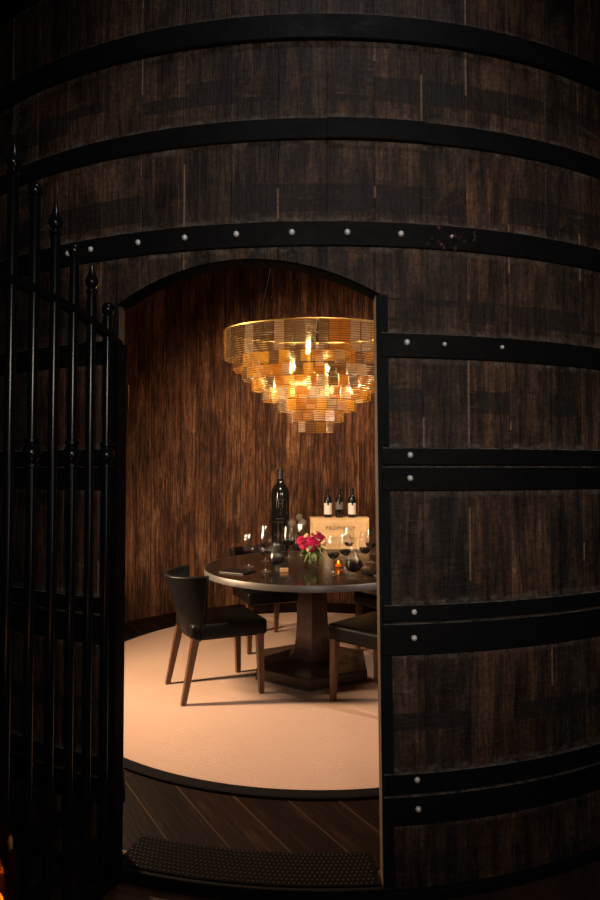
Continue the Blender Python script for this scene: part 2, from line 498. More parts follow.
def lathe(bm, prof, seg=24, c=(0, 0, 0), cap=True, flute=None):
    rings = []
    for r, z in prof:
        if r < 1e-6:
            rings.append([bm.verts.new((c[0], c[1], c[2] + z))])
        else:
            rings.append([bm.verts.new((c[0] + r * math.cos(2 * PI * k / seg), c[1] + r * math.sin(2 * PI * k / seg), c[2] + z)) for k in range(seg)])
    for a, b in zip(rings, rings[1:]):
        for k in range(seg):
            k2 = (k + 1) % seg
            if len(a) == 1 and len(b) == 1: continue
            if len(a) == 1: bm.faces.new((a[0], b[k2], b[k]))
            elif len(b) == 1: bm.faces.new((a[k], a[k2], b[0]))
            else: bm.faces.new((a[k], a[k2], b[k2], b[k]))
    if cap:
        for r in (rings[0], rings[-1]):
            if len(r) > 1: bm.faces.new(r)


def tube(bm, pts, rad, seg=8, caps=True):
    pts = [Vector(p) for p in pts]
    rr = rad if isinstance(rad, (list, tuple)) else [rad] * len(pts)
    rings = []; up = None
    for i, p in enumerate(pts):
        d = (pts[min(i + 1, len(pts) - 1)] - pts[max(i - 1, 0)]).normalized()
        if up is None:
            up = Vector((0, 0, 1)) if abs(d.z) < 0.9 else Vector((1, 0, 0))
        s = d.cross(up).normalized(); n = s.cross(d).normalized(); up = n
        rings.append([bm.verts.new(p + (s * math.cos(2 * PI * k / seg) + n * math.sin(2 * PI * k / seg)) * rr[i]) for k in range(seg)])
    for a, b in zip(rings, rings[1:]):
        for k in range(seg):
            bm.faces.new((a[k], a[(k + 1) % seg], b[(k + 1) % seg], b[k]))
    if caps:
        bm.faces.new(rings[0][::-1]); bm.faces.new(rings[-1])


def frustum(bm, c0, s0, c1, s1):
    """square-section tapered bar from c0 to c1"""
    vs = []
    for c, s in ((c0, s0), (c1, s1)):
        vs.append([bm.verts.new((c[0] + dx * s / 2, c[1] + dy * s / 2, c[2])) for dx, dy in ((-1, -1), (1, -1), (1, 1), (-1, 1))])
    a, b = vs
    for k in range(4):
        bm.faces.new((a[k], a[(k + 1) % 4], b[(k + 1) % 4], b[k]))
    bm.faces.new(a[::-1]); bm.faces.new(b)


def text(body, size, loc, rot, mat, parent, name, align='CENTER', spacing=1.0, extrude=0.0006):
    cu = bpy.data.curves.new(name, 'FONT'); cu.body = body; cu.size = size
    cu.align_x = align; cu.align_y = 'CENTER'; cu.space_character = spacing; cu.extrude = extrude; cu.offset = 0.0005
    cu.materials.append(mat)
    o = bpy.data.objects.new(name, cu); COL.objects.link(o)
    bpy.context.view_layer.update()
    me = bpy.data.meshes.new_from_object(o)
    bpy.data.objects.remove(o)
    o = bpy.data.objects.new(name, me); COL.objects.link(o)
    o.location = loc; o.rotation_euler = rot; o.parent = parent
    return o


# ------------------------------------------------------------------ the vat
CX, CY = 0.08, 4.38
RO, RM, RI = 2.32, 2.262, 2.235
TH_L, TH_R = -18.7, 4.95
Z_SPR, Z_PK, Z_SILL = 2.058, 2.186, 0.045


def arch(th):
    mid = (TH_L + TH_R) / 2; half = (TH_R - TH_L) / 2
    s = (th - mid) / half
    return Z_SPR + (Z_PK - Z_SPR) * (1 - s * s)


def cyl(r, thd, z):
    a = R_(thd)
    return (r * math.sin(a), -r * math.cos(a), z)


def ring_wall(r0, r1, z0, z1, groove, dl=0.0, dr=0.0, dz=0.0, tl=None, tr=None):
    """closed curved wall with the arched doorway cut out of it; dl, dr, dz splay its inner edge"""
    TH_L = -18.7 if tl is None else tl
    TH_R = 4.95 if tr is None else tr

    def arch(th):
        s = (th - (TH_L + TH_R) / 2) / ((TH_R - TH_L) / 2)
        return Z_SPR + (Z_PK - Z_SPR) * (1 - s * s)
    ths = []
    k0 = int(math.floor((-180 - SEAM0) / STAVE)); n = round(360 / STAVE)
    for i in range(k0, k0 + n + 1):
        e = SEAM0 + i * STAVE
        ths += [(e - 0.10, 0.0), (e, groove), (e + 0.10, 0.0)]
        ths += [(e + STAVE * f, 0.0) for f in (0.25, 0.5, 0.75)]
    base = ths[0][0]
    ths = [t for t in ths if t[0] < base + 360 - 0.15]
    ths = [t for t in ths if abs(t[0] - TH_L) > 0.2 and abs(t[0] - TH_R) > 0.2]
    ths += [(TH_L, 0.0), (TH_R, 0.0)]
    ths.sort()
    bm = bmesh.new(); N = len(ths)

    def inside(a, b):
        m = (a + b) / 2
        return TH_L < m < TH_R
    cache = {}

    def V(r, i, z):
        i %= N
        th, g = ths[i]
        rr = r - g if r == r1 else r
        if th == TH_R and Z_SILL - 0.001 < z <= Z_SPR + 0.001:
            th -= 0.42 * z / Z_SPR
            th += dr if r == r0 else 0.0
        if r == r0 and th == TH_L and Z_SILL - 0.001 < z <= Z_SPR + 0.001:
            th += dl
        key = (r, i, round(z, 5))
        if cache.get(key) is None:
            cache[key] = bm.verts.new(cyl(rr, th, z))
        return cache[key]

    def quad(*v):
        try: return bm.faces.new(v)
        except ValueError: return None
    for i in range(N):
        j = i + 1
        a = ths[i][0]; b = ths[j % N][0] + (360 if j == N else 0)
        if inside(a, b):
            za, zb = arch(a), arch(b)
            for r in (r0, r1):
                quad(V(r, i, za), V(r, j, zb), V(r, j, z1), V(r, i, z1))
                quad(V(r, i, z0), V(r, j, z0), V(r, j, Z_SILL), V(r, i, Z_SILL))
            f = quad(V(r0, i, za), V(r0, j, zb), V(r1, j, zb), V(r1, i, za))
            if f: f.material_index = 2
            f = quad(V(r0, i, Z_SILL), V(r0, j, Z_SILL), V(r1, j, Z_SILL), V(r1, i, Z_SILL))
            if f: f.material_index = 1
        else:
            for r in (r0, r1):
                # split at sill and spring heights so that the jamb shares vertices
                zs = [z0, Z_SILL, Z_SPR, z1]
                for p, q in zip(zs, zs[1:]):
                    quad(V(r, i, p), V(r, j, p), V(r, j, q), V(r, i, q))
        quad(V(r0, i, z1), V(r0, j, z1), V(r1, j, z1), V(r1, i, z1))
        quad(V(r0, i, z0), V(r0, j, z0), V(r1, j, z0), V(r1, i, z0))
    for t in (TH_L, TH_R):
        i = [k for k in range(N) if ths[k][0] == t][0]
        f = quad(V(r0, i, Z_SILL), V(r1, i, Z_SILL), V(r1, i, Z_SPR), V(r0, i, Z_SPR))
        if f: f.material_index = 1
    return bm


vat = thing('wine_vat', 'giant dark oak wine vat with black iron hoops and an arched doorway', 'wine vat', (CX, CY, 0))
link('stave_wall', ring_wall(RM, RO, 0.0, 4.25, 0.0025, -0.45, 0.13), [M['vat'], M['jambside'], M['archblack']], vat)
bm = bmesh.new(); lathe(bm, [(0.0, 4.25), (RO, 4.25), (RO, 4.31), (0.0, 4.31)], 96, cap=False)
link('vat_lid', bm, M['jamb'], vat)


def arc_band(r, t, z0, z1, a0, a1, full=False, bev=0.003, skew=0.0):
    bm = bmesh.new()
    n = max(8, int((a1 - a0) / 1.5))
    rings = []
    prof = [(r, z0), (r + t - bev, z0), (r + t, z0 + bev), (r + t, z1 - bev), (r + t - bev, z1), (r, z1)]
    for k in range(n + (0 if full else 1)):
        th = a0 + (a1 - a0) * k / n
        rings.append([bm.verts.new(cyl(rr, th - skew * z / Z_SPR, z)) for rr, z in prof])
    m = len(prof); L = len(rings)
    for k in range(L if full else L - 1):
        a, b = rings[k], rings[(k + 1) % L]
        for q in range(m):
            bm.faces.new((a[q], a[(q + 1) % m], b[(q + 1) % m], b[q]))
    if not full:
        bm.faces.new(rings[0]); bm.faces.new(rings[-1][::-1])
    return bm


def bolt(parent, th, z, s=1.0, r=RO + 0.012):
    bm = bmesh.new()
    rad = 0.0105 * s
    lathe(bm, [(rad, 0), (rad * 0.96, 0.004), (rad * 0.7, 0.0075), (rad * 0.35, 0.0095), (0, 0.010)], 12)
    o = link('bolt', bm, M['bolt'], parent, True)
    p = cyl(r - 0.001, th, z); d = Vector(cyl(1, th, 0))
    o.location = p; o.rotation_euler = d.to_track_quat('Z', 'Y').to_euler()
    return o


HT = 0.012
top_h = link('hoop', arc_band(RO, HT, 3.335, 3.430, 0, 360, True), M['iron'], vat)
link('hoop', arc_band(RO, HT + 0.006, 2.958, 3.046, 0, 360, True), M['iron'], vat)
hb = link('hoop', arc_band(RO, HT, 2.602, 2.678, 0, 360, True), M['iron'], vat)
link('hoop_joint', arc_band(RO + HT, 0.006, 2.602, 2.678, 0.35, 9.0), M['iron'], hb)
hc = link('hoop', arc_band(RO, HT, 2.226, 2.314, 0, 360, True), M['iron'], vat)
for th in (-24.4, -21.66, -16.6, -12.1, -7.46, -2.66, 2.06, 6.69):
    bolt(hc, th, 2.273)
bolt(hc, 11.25, 2.274, 0.6)
A0, A1 = TH_R + 0.05, 360 + TH_L - 0.05
hd = link('hoop', arc_band(RO, HT, 1.840, 1.926, A0, A1), M['iron'], vat)
bolt(hd, 7.17, 1.893, 1.0); bolt(hd, 10.52, 1.890, 0.75); bolt(hd, 16.05, 1.890, 0.7)
for (z0, z1, z2, z3, bolts) in ((1.378, 1.462, 1.467, 1.527, [(7.38, 1.502), (7.36, 1.422)]),
                                (0.818, 0.926, 0.933, 0.990, [(7.64, 0.965), (7.63, 0.877)]),
                                (0.248, 0.348, 0.354, 0.424, [(7.81, 0.401), (7.89, 0.303)])):
    lo = link('hoop', arc_band(RO, HT, z0, z1, A0, A1), M['iron'], vat)
    up = link('hoop', arc_band(RO, HT + 0.002, z2, z3, A0, A1), M['iron'], vat)
    bolt(up, *bolts[0]); bolt(lo, *bolts[1])
link('hoop', arc_band(RO, 0.02, 0.0, 0.035, A0, A1), M['jamb'], vat)
# blackened stave edges standing either side of the doorway
link('door_post', arc_band(RO, 0.006, Z_SILL, Z_SPR, TH_R, TH_R + 1.0, skew=0.42), M['jamb'], vat)
link('door_post', arc_band(RO, 0.006, Z_SILL, Z_SPR, TH_L - 0.85, TH_L), M['jamb'], vat)
# arched head trim: a thin dark strip lining the arch
bm = bmesh.new(); prev = None
for k in range(41):
    th = TH_L + (TH_R - TH_L) * k / 40
    z = arch(th)
    ring = [bm.verts.new(cyl(r, th, zz)) for r, zz in ((RM + 0.002, z - 0.006), (RO + 0.003, z - 0.006), (RO + 0.003, z + 0.002), (RM + 0.002, z + 0.002))]
    if prev:
        for q in range(4):
            bm.faces.new((prev[q], prev[(q + 1) % 4], ring[(q + 1) % 4], ring[q]))
    else: bm.faces.new(ring)
    prev = ring
bm.faces.new(prev[::-1])
link('arch_trim', bm, M['archblack'], vat)
# black sill and tread plate
link('sill', arc_band(RM - 0.13, RO - RM + 0.142, 0.0, 0.046, TH_L + 0.05, TH_R - 0.05), M['sill'], vat)
tp = link('tread_plate', arc_band(RM - 0.12, RO - RM + 0.115, 0.046, 0.050, TH_L + 0.1, TH_R - 0.1), M['tread'], vat)
bm = bmesh.new()
nrow = 9
for i in range(nrow):
    r = RM - 0.112 + i * 0.019
    cnt = 52
    for k in range(cnt):
        th = TH_L + 0.4 + (TH_R - TH_L - 0.8) * (k + (0.5 if i % 2 else 0.0)) / cnt
        x, y, z = cyl(r, th, 0.050)
        lathe(bm, [(0.0052, 0), (0.0040, 0.0022), (0.0, 0.003)], 6, (x, y, z), cap=False)
st = link('tread_stud', bm, M['stud'], tp, True); st['kind'] = 'stuff'

# ------------------------------------------------------------------ the setting
wi = struct('wall_inner', ring_wall(RI, RM - 0.002, 0.0, 4.1, 0.0, -0.2, 0.06, 0.0, -19.4, 5.12), [M['inner'], M['jambside'], M['archblack']], loc=(CX, CY, 0), label='rough brown vertical boards lining the inside of the vat')
bm = bmesh.new(); lathe(bm, [(0, 4.1), (RM - 0.004, 4.1), (RM - 0.004, 4.14), (0, 4.14)], 72, cap=False)
struct('ceiling', bm, M['ceiling'], loc=(CX, CY, 0))
bm = bmesh.new(); lathe(bm, [(0, -0.06), (RI, -0.06), (RI, 0.0), (0, 0.0)], 96, cap=False)
struct('floor', bm, M['planks'], loc=(0, 0, 0), label='dark diagonal floor planks inside the vat')
for v in bpy.data.objects['floor'].data.vertices:
    v.co.x += CX; v.co.y += CY
bm = bmesh.new(); box(bm, (0, 4.0, -0.11), (14, 16, 0.1))
# cellar floor around the vat, up to the vat's wall
struct('floor_outside', bm, M['outfloor'], label='dark red brown cellar floor outside the vat')
bm = bmesh.new()
lathe(bm, [(RI + 0.001, -0.06), (9.0, -0.06), (9.0, 0.0), (RI + 0.001, 0.0), (RI + 0.001, -0.06)], 96, cap=False)
o = struct('floor_outside', bm, M['outfloor'], label='dark red brown cellar floor outside the vat')
for v in o.data.vertices:
    v.co.x += CX; v.co.y += CY
bpy.data.objects.remove(bpy.data.objects['floor_outside'])
o.name = 'floor_outside'
# small outlet plate low on the far wall
ot = thing('wall_outlet', 'small grey power outlet low on the brown wall behind the chairs', 'outlet', (-0.405, 6.555, 0.085), R_(-13))
bm = bmesh.new(); box(bm, (0, 0, 0), (0.075, 0.012, 0.085), 0.003); link('plate', bm, M['outlet'], ot)
for dz in (0.018, -0.018):
    bm = bmesh.new(); box(bm, (0, -0.008, dz), (0.03, 0.006, 0.022), 0.002); link('socket', bm, M['sill'], ot)

# ------------------------------------------------------------------ rug
RUGX, RUGY = 0.09, 4.43
rug = thing('round_rug', 'large round peach beige woven rug under the dining table', 'rug', (RUGX, RUGY, 0.0))
bm = bmesh.new(); lathe(bm, [(0, 0.001), (1.685, 0.001), (1.685, 0.013), (0, 0.013)], 128, cap=False)
link('rug_field', bm, M['rug'], rug)
bm = bmesh.new(); lathe(bm, [(1.685, 0.001), (1.75, 0.001), (1.75, 0.011), (1.74, 0.015), (1.69, 0.015), (1.685, 0.013), (1.685, 0.001)], 128, cap=False)
link('rug_border', bm, M['border'], rug)
RZ = 0.0135

# ------------------------------------------------------------------ round table
TX, TY, TZ = 0.09, 4.37, 0.76
tab = thing('round_table', 'round dark wood dining table with a pewter edge on a hexagonal pedestal', 'table', (TX, TY, RZ), R_(-3))
H = TZ - RZ
RT = 0.775
bm = bmesh.new(); lathe(bm, [(0, H - 0.030), (RT - 0.004, H - 0.030), (RT - 0.004, H - 0.0005), (RT - 0.006, H), (0, H)], 96, cap=False)
link('tabletop', bm, M['table'], tab)
bm = bmesh.new(); lathe(bm, [(RT - 0.02, H - 0.040), (RT, H - 0.040), (RT + 0.001, H - 0.039), (RT + 0.001, H - 0.001), (RT, H + 0.0006), (RT - 0.005, H + 0.0006), (RT - 0.005, H - 0.034), (RT - 0.02, H - 0.040)], 96, cap=False)
link('table_edge', bm, M['rim'], tab, True)


def hexring(bm, r, z):
    return [bm.verts.new((r * math.cos(R_(-90 + 60 * k)), r * math.sin(R_(-90 + 60 * k)), z)) for k in range(6)]


def hexloft(prof):
    bm = bmesh.new(); rs = [hexring(bm, r, z) for r, z in prof]
    for a, b in zip(rs, rs[1:]):
        for k in range(6):
            bm.faces.new((a[k], a[(k + 1) % 6], b[(k + 1) % 6], b[k]))
    bm.faces.new(rs[0][::-1]); bm.faces.new(rs[-1])
    return bm


bm = hexloft([(0.20, 0.110), (0.175, 0.122), (0.155, 0.145), (0.143, 0.185), (0.134, 0.25), (0.124, 0.40), (0.114, 0.60), (0.112, H - 0.05), (0.20, H - 0.049), (0.20, H - 0.031)])
bmesh.ops.bevel(bm, geom=[e for e in bm.edges if abs(e.verts[0].co.z - e.verts[1].co.z) > 0.005], offset=0.004, segments=2, affect='EDGES')
link('pedestal_column', bm, M['pedestal'], tab)
bm = hexloft([(0.436, 0.012), (0.440, 0.018), (0.436, 0.072), (0.428, 0.080), (0.30, 0.094), (0.20, 0.112)])
link('pedestal_base', bm, M['pedbase'], tab)
bm = hexloft([(0.444, 0.0), (0.444, 0.008), (0.436, 0.0125)])
link('base_trim', bm, M['rim'], tab)

# ------------------------------------------------------------------ dining chairs (front = local +y)


def make_chair():
    t = thing('dining_chair', '', 'chair')
    # seat, leather wrapped, wider at the front
    bm = bmesh.new()
    zs0, zs1 = 0.374, 0.478
    pts = [(-0.215, -0.235), (0.215, -0.235), (0.247, 0.257), (-0.247, 0.257)]
    lo = [bm.verts.new((x, y, zs0)) for x, y in pts]; hi = [bm.verts.new((x, y, zs1)) for x, y in pts]
    for k in range(4): bm.faces.new((lo[k], lo[(k + 1) % 4], hi[(k + 1) % 4], hi[k]))
    bm.faces.new(lo[::-1]); bm.faces.new(hi)
    bmesh.ops.recalc_face_normals(bm, faces=bm.faces[:])
    bmesh.ops.bevel(bm, geom=bm.edges[:], offset=0.028, segments=4, affect='EDGES', profile=0.55)
    link('seat', bm, M['leather'], t, True)
    # curved wrap-round backrest
    bm = bmesh.new(); NU, NV = 18, 12
    z0, z1 = 0.376, 0.768

    def P(u, v, off):
        a = u * R_(74)
        w = 0.222 + 0.040 * v ** 1.3
        depth = 0.050 + 0.150 * v
        lean = -0.205 - 0.125 * v ** 1.2
        x = (w - off) * math.sin(a) / math.sin(R_(74))
        y = lean + (depth) * (1 - math.cos(a)) / (1 - math.cos(R_(74))) + off - 0.03
        top = 0.012 * (abs(u) ** 2)
        return (x, y, z0 + (z1 - z0 + top) * v)
    g = []
    for off in (0.0, 0.032):
        g.append([[bm.verts.new(P(-1 + 2 * i / NU, j / NV, off)) for j in range(NV + 1)] for i in range(NU + 1)])
    for s in (0, 1):
        for i in range(NU):
            for j in range(NV):
                bm.faces.new((g[s][i][j], g[s][i + 1][j], g[s][i + 1][j + 1], g[s][i][j + 1]))
    for i in range(NU):
        for j in (0, NV):
            bm.faces.new((g[0][i][j], g[0][i + 1][j], g[1][i + 1][j], g[1][i][j]))
    for j in range(NV):
        for i in (0, NU):
            bm.faces.new((g[0][i][j], g[0][i][j + 1], g[1][i][j + 1], g[1][i][j]))
    bmesh.ops.recalc_face_normals(bm, faces=bm.faces[:])
    bk = link('backrest', bm, M['leather'], t, True)
    md = bk.modifiers.new('round', 'BEVEL'); md.width = 0.009; md.segments = 3; md.limit_method = 'ANGLE'; md.angle_limit = R_(50)
    # stitched seam down each side edge of the back
    for u in (-1, 1):
        bm = bmesh.new(); tube(bm, [P(u, j / 10, 0.0) for j in range(11)], 0.0035, 6)
        link('piping', bm, M['leather'], t, True)
    for sx in (-1, 1):
        bm = bmesh.new(); frustum(bm, (sx * 0.222, 0.222, 0.0), 0.030, (sx * 0.216, 0.210, 0.40), 0.046)
        link('leg', bm, M['walnut'], t)
        bm = bmesh.new(); frustum(bm, (sx * 0.205, -0.285, 0.0), 0.030, (sx * 0.190, -0.205, 0.40), 0.046)
        link('leg', bm, M['walnut'], t)
    return t


chair = make_chair()
GC = 'black leather chairs around the table'


def face(fx, fy):
    return math.atan2(-fx, fy)


chairs = [
    ((-0.545, 4.025), (0.90, 0.43), 'black leather dining chair at the left front of the table, seen whole'),
    ((-0.285, 5.03), (0.41, -0.91), 'black leather chair behind the left side of the table, its back seen over the tabletop'),
    ((0.770, 4.775), (-0.82, -0.57), 'black leather chair at the far right of the table, mostly hidden by the doorway'),
    ((0.520, 3.79), (-0.70, 0.70), 'black leather chair at the right front beside the doorway edge, only its seat showing'),
]
for i, ((x, y), (fx, fy), lab) in enumerate(chairs):
    c = chair if i == 0 else copy_tree(chair)
    c.location = (x, y, RZ); c.rotation_euler = (0, 0, face(fx, fy)); tag(c, lab, 'chair', GC)

# ------------------------------------------------------------------ wall shelf with bottles and crate
SZ = 0.64
sh = thing('wall_shelf', 'long dark wooden shelf on the far wall behind the table, carrying bottles and crate', 'shelf', (0.27, 6.2, 0))
bm = bmesh.new(); box(bm, (0, 0, SZ - 0.022), (1.40, 0.42, 0.042), 0.004); link('board', bm, M['shelf'], sh)
for sx in (-0.5, 0.45):
    bm = bmesh.new(); box(bm, (sx, 0.02, SZ - 0.09), (0.04, 0.36, 0.09), 0.004); box(bm, (sx, 0.185, SZ - 0.16), (0.04, 0.03, 0.2), 0.004)
    link('bracket', bm, M['iron'], sh)

crate = thing('wine_crate', 'pale wooden wine crate with branded lettering on the shelf, three bottles on top', 'crate', (0.405, 6.26, SZ))
bm = bmesh.new()
w, d, h = 0.60, 0.21, 0.308
box(bm, (0, 0, 0.006), (w, d, 0.012)); box(bm, (-w / 2 + 0.006, 0, h / 2), (0.012, d, h)); box(bm, (w / 2 - 0.006, 0, h / 2), (0.012, d, h))
box(bm, (0, d / 2 - 0.006, h / 2), (w - 0.024, 0.012, h))
link('crate_box', bm, M['crate'], crate)
bm = bmesh.new(); box(bm, (0, -d / 2 + 0.004, h / 2), (w, 0.012, h - 0.002), 0.002)
fp = link('front_panel', bm, M['crate'], crate)
bm = bmesh.new(); box(bm, (0, 0, h + 0.005), (w + 0.006, d + 0.006, 0.010), 0.002)
link('lid', bm, M['crate'], crate)
for sx in (-1, 1):
    bm = bmesh.new(); box(bm, (sx * (w / 2 - 0.022), -d / 2 - 0.004, h / 2), (0.004, 0.004, h - 0.04))
    link('corner_groove', bm, M['oak'], fp)
text('PROPHECY', 0.052, (0.01, -d / 2 - 0.003, 0.215), (R_(90), 0, 0), M['ink'], fp, 'lettering', spacing=1.25)


def bottle_profile(r, h, neck_r):
    return [(0, 0.0), (r * 0.9, 0.0), (r, 0.006), (r, h * 0.60), (r * 0.97, h * 0.64), (r * 0.80, h * 0.69), (r * 0.52, h * 0.735), (neck_r * 1.15, h * 0.78), (neck_r, h * 0.82), (neck_r, h * 0.955), (neck_r * 1.12, h * 0.96), (neck_r * 1.12, h * 0.985), (neck_r * 0.9, h), (0, h)]


def label_arc(bm, r, z0, z1, half, n=14, face_dir=-90):
    prev = None
    for k in range(n + 1):
        a = R_(face_dir - half + 2 * half * k / n)
        cur = (bm.verts.new((r * math.cos(a), r * math.sin(a), z0)), bm.verts.new((r * math.cos(a), r * math.sin(a), z1)),
               bm.verts.new(((r - 0.001) * math.cos(a), (r - 0.001) * math.sin(a), z0)), bm.verts.new(((r - 0.001) * math.cos(a), (r - 0.001) * math.sin(a), z1)))
        if prev:
            bm.faces.new((prev[0], cur[0], cur[1], prev[1])); bm.faces.new((prev[2], cur[2], cur[3], prev[3]))
            bm.faces.new((prev[1], cur[1], cur[3], prev[3])); bm.faces.new((prev[0], cur[0], cur[2], prev[2]))
        prev = cur


def small_bottle(x, y, z, lab, lmat, lz0, lz1):
    b = thing('wine_bottle', lab, 'bottle', (x, y, z), 0, 'wine bottles on the crate')
    bm = bmesh.new(); lathe(bm, bottle_profile(0.041, 0.300, 0.0160), 24, cap=False); link('bottle_glass', bm, M['bottle'], b, True)
    bm = bmesh.new(); lathe(bm, [(0.0165, 0.238), (0.0168, 0.285), (0.0184, 0.289), (0.0184, 0.297), (0.014, 0.3015), (0, 0.3015)], 18, cap=False); link('capsule', bm, M['capsule'], b, True)
    bm = bmesh.new(); label_arc(bm, 0.0418, lz0, lz1, 86); lo = link('paper_label', bm, lmat, b)
    # small dark crest at the label's top
    bm = bmesh.new(); label_arc(bm, 0.0424, lz1 - 0.022, lz1, 12, 6); link('crest', bm, M['bottle'], lo)
    return b


CT = SZ + 0.308 + 0.0105
small_bottle(0.290, 6.25, CT, 'wine bottle with tall cream label at the left end of the crate', M['cream'], 0.034, 0.150)
small_bottle(0.410, 6.25, CT, 'wine bottle with short grey label in the middle of the crate', M['greylab'], 0.085, 0.160)
small_bottle(0.540, 6.25, CT, 'wine bottle with tall cream label at the right end of the crate', M['cream'], 0.034, 0.150)

bb = thing('large_wine_bottle', 'very large black wine bottle with faint etched lettering, standing on the shelf', 'bottle', (-0.205, 6.25, SZ))
bm = bmesh.new()
r, h = 0.094, 0.815
lathe(bm, [(0, 0), (r * .92, 0), (r, 0.012), (r, 0.555), (r * .97, 0.585), (r * .86, 0.618), (r * .66, 0.648), (r * .46, 0.674), (0.034, 0.70), (0.031, 0.72), (0.030, 0.765), (0.030, 0.79), (0.034, 0.792), (0.034, 0.806), (0.028, h), (0, h)], 36, cap=False)
link('bottle_glass', bm, M['bottle'], bb, True)
bm = bmesh.new(); lathe(bm, [(0.0315, 0.715), (0.0312, 0.79), (0.0355, 0.791), (0.0355, 0.808), (0.029, 0.8165), (0, 0.8165)], 24, cap=False); link('capsule', bm, M['capsule'], bb, True)
for z0, z1, hw, fd in ((0.505, 0.508, 38, -90), (0.275, 0.278, 60, -90), (0.42, 0.505, 1.6, -112), (0.42, 0.505, 1.6, -98), (0.42, 0.505, 1.6, -74), (0.462, 0.466, 12, -86), (0.31, 0.313, 30, -90)):
    bm = bmesh.new(); label_arc(bm, r + 0.001, z0, z1, hw, 10, fd)
    link('etched_mark', bm, M['etch'], bb)

# dried seed heads in a small vase
sv = thing('small_vase', 'small black vase beside the large bottle holding dried seed heads', 'vase', (-0.03, 6.10, SZ))
bm = bmesh.new(); lathe(bm, [(0, 0), (0.035, 0), (0.05, 0.03), (0.052, 0.08), (0.035, 0.13), (0.026, 0.16), (0.03, 0.175), (0.026, 0.174), (0.022, 0.16), (0.03, 0.13), (0.045, 0.08), (0.04, 0.02), (0, 0.012)], 24, cap=False)
link('vase_body', bm, M['darkvase'], sv, True)
db = thing('dried_bouquet', 'three dry grey brown seed heads on stems beside the large bottle', 'dried flowers', (-0.03, 6.10, SZ))
for (dx, dy, dz, rr) in ((-0.052, -0.02, 0.272, 0.041), (0.022, 0.03, 0.330, 0.036), (0.056, -0.01, 0.276, 0.040)):
    bm = bmesh.new()
    bmesh.ops.create_icosphere(bm, subdivisions=2, radius=rr * 0.72)
    bmesh.ops.translate(bm, vec=(dx, dy, dz), verts=bm.verts[:])
    core = [v.co.copy() for v in bm.verts]
    for p in core:
        d = (p - Vector((dx, dy, dz))).normalized()
        q = p + d * rr * 0.16
        m = Matrix.Translation(q) @ d.to_track_quat('Z', 'Y').to_matrix().to_4x4()
        bmesh.ops.create_cone(bm, cap_ends=True, segments=5, radius1=rr * 0.17, radius2=rr * 0.06, depth=rr * 0.4, matrix=m)
    hd_ = link('seed_head', bm, M['seed'], db)
    bm = bmesh.new(); tube(bm, [(dx * 0.1, dy * 0.1, 0.05), (dx * 0.3, dy * 0.3, 0.17), (dx, dy, dz - rr * 0.6)], 0.003, 6); link('stem', bm, M['stem'], hd_)

# ------------------------------------------------------------------ things on the table
GZ = TZ + 0.0008


def wine_glass(x, y, lab, hgt=0.25, rb=0.045, wz=0.14, ws=True):
    g = thing('wine_glass', lab, 'wine glass', (x, y, GZ), random.random() * 6, 'wine glasses on the table')
    st_ = 0.095 * hgt / 0.25
    k = (hgt - st_)
    outer = [(0.0, 0.0), (0.037, 0.0), (0.038, 0.0015), (0.020, 0.005), (0.006, 0.010), (0.0038, 0.02), (0.0036, st_ - 0.012), (0.006, st_), (rb * 0.55, st_ + k * 0.08), (rb * 0.88, st_ + k * 0.20), (rb, st_ + k * 0.34), (rb * 0.97, st_ + k * 0.52), (rb * 0.86, st_ + k * 0.76), (rb * 0.74, st_ + k)]
    inner = [(max(0, r - 0.0012), z) for r, z in outer[:7:-1]] + [(0.0, st_ + 0.004)]
    bm = bmesh.new(); lathe(bm, outer[5:] + inner, 28, cap=False)
    link('bowl', bm, M['glass'], g, True)
    bm = bmesh.new(); lathe(bm, outer[:6] + [(0.0, 0.021)], 28, cap=False)
    link('foot', bm, M['foot'], g, True)
    if ws:
        # wine follows the inner wall up to wz
        prof = [(0.0, st_ + 0.005)]
        pts = [(0.006, st_)] + outer[8:12]
        for (r0, z0), (r1, z1) in zip(pts, pts[1:]):
            if z0 >= wz: break
            if z1 <= wz: prof.append((r1 - 0.0022, z1))
            else:
                f = (wz - z0) / (z1 - z0); prof.append((r0 + (r1 - r0) * f - 0.0022, wz)); break
        prof.append((0.0, prof[-1][1]))
        bm = bmesh.new(); lathe(bm, prof, 28, cap=False); link('wine', bm, M['wine'], g, True)
    return g


wine_glass(-0.365, 4.30, 'wine glass standing alone at the left of the table, beside the left menu', 0.235, 0.046, 0.118)
wine_glass(-0.232, 4.09, 'wine glass nearest the front on the left, in front of the left decanter', 0.265, 0.045, 0.140)
wine_glass(-0.260, 4.55, 'wine glass behind the left decanter', 0.265, 0.045, 0.135)
wine_glass(-0.087, 4.735, 'wide burgundy glass behind the small oak block', 0.240, 0.058, 0.140)
wine_glass(0.010, 4.86, 'wine glass directly behind the pink flowers', 0.255, 0.046, 0.130)
wine_glass(0.221, 3.985, 'wine glass in front on the right, next to the flower vase', 0.25, 0.045, 0.142)
wine_glass(0.312, 4.145, 'wine glass between the amber votive and the right decanter', 0.25, 0.045, 0.142)
wine_glass(0.456, 4.22, 'wine glass just right of the right decanter', 0.255, 0.045, 0.145)
wine_glass(0.530, 4.49, 'wine glass farthest right, beside the doorway edge', 0.255, 0.045, 0.145)
wine_glass(0.375, 4.63, 'wine glass behind the right decanter, before the crate', 0.255, 0.045, 0.130)


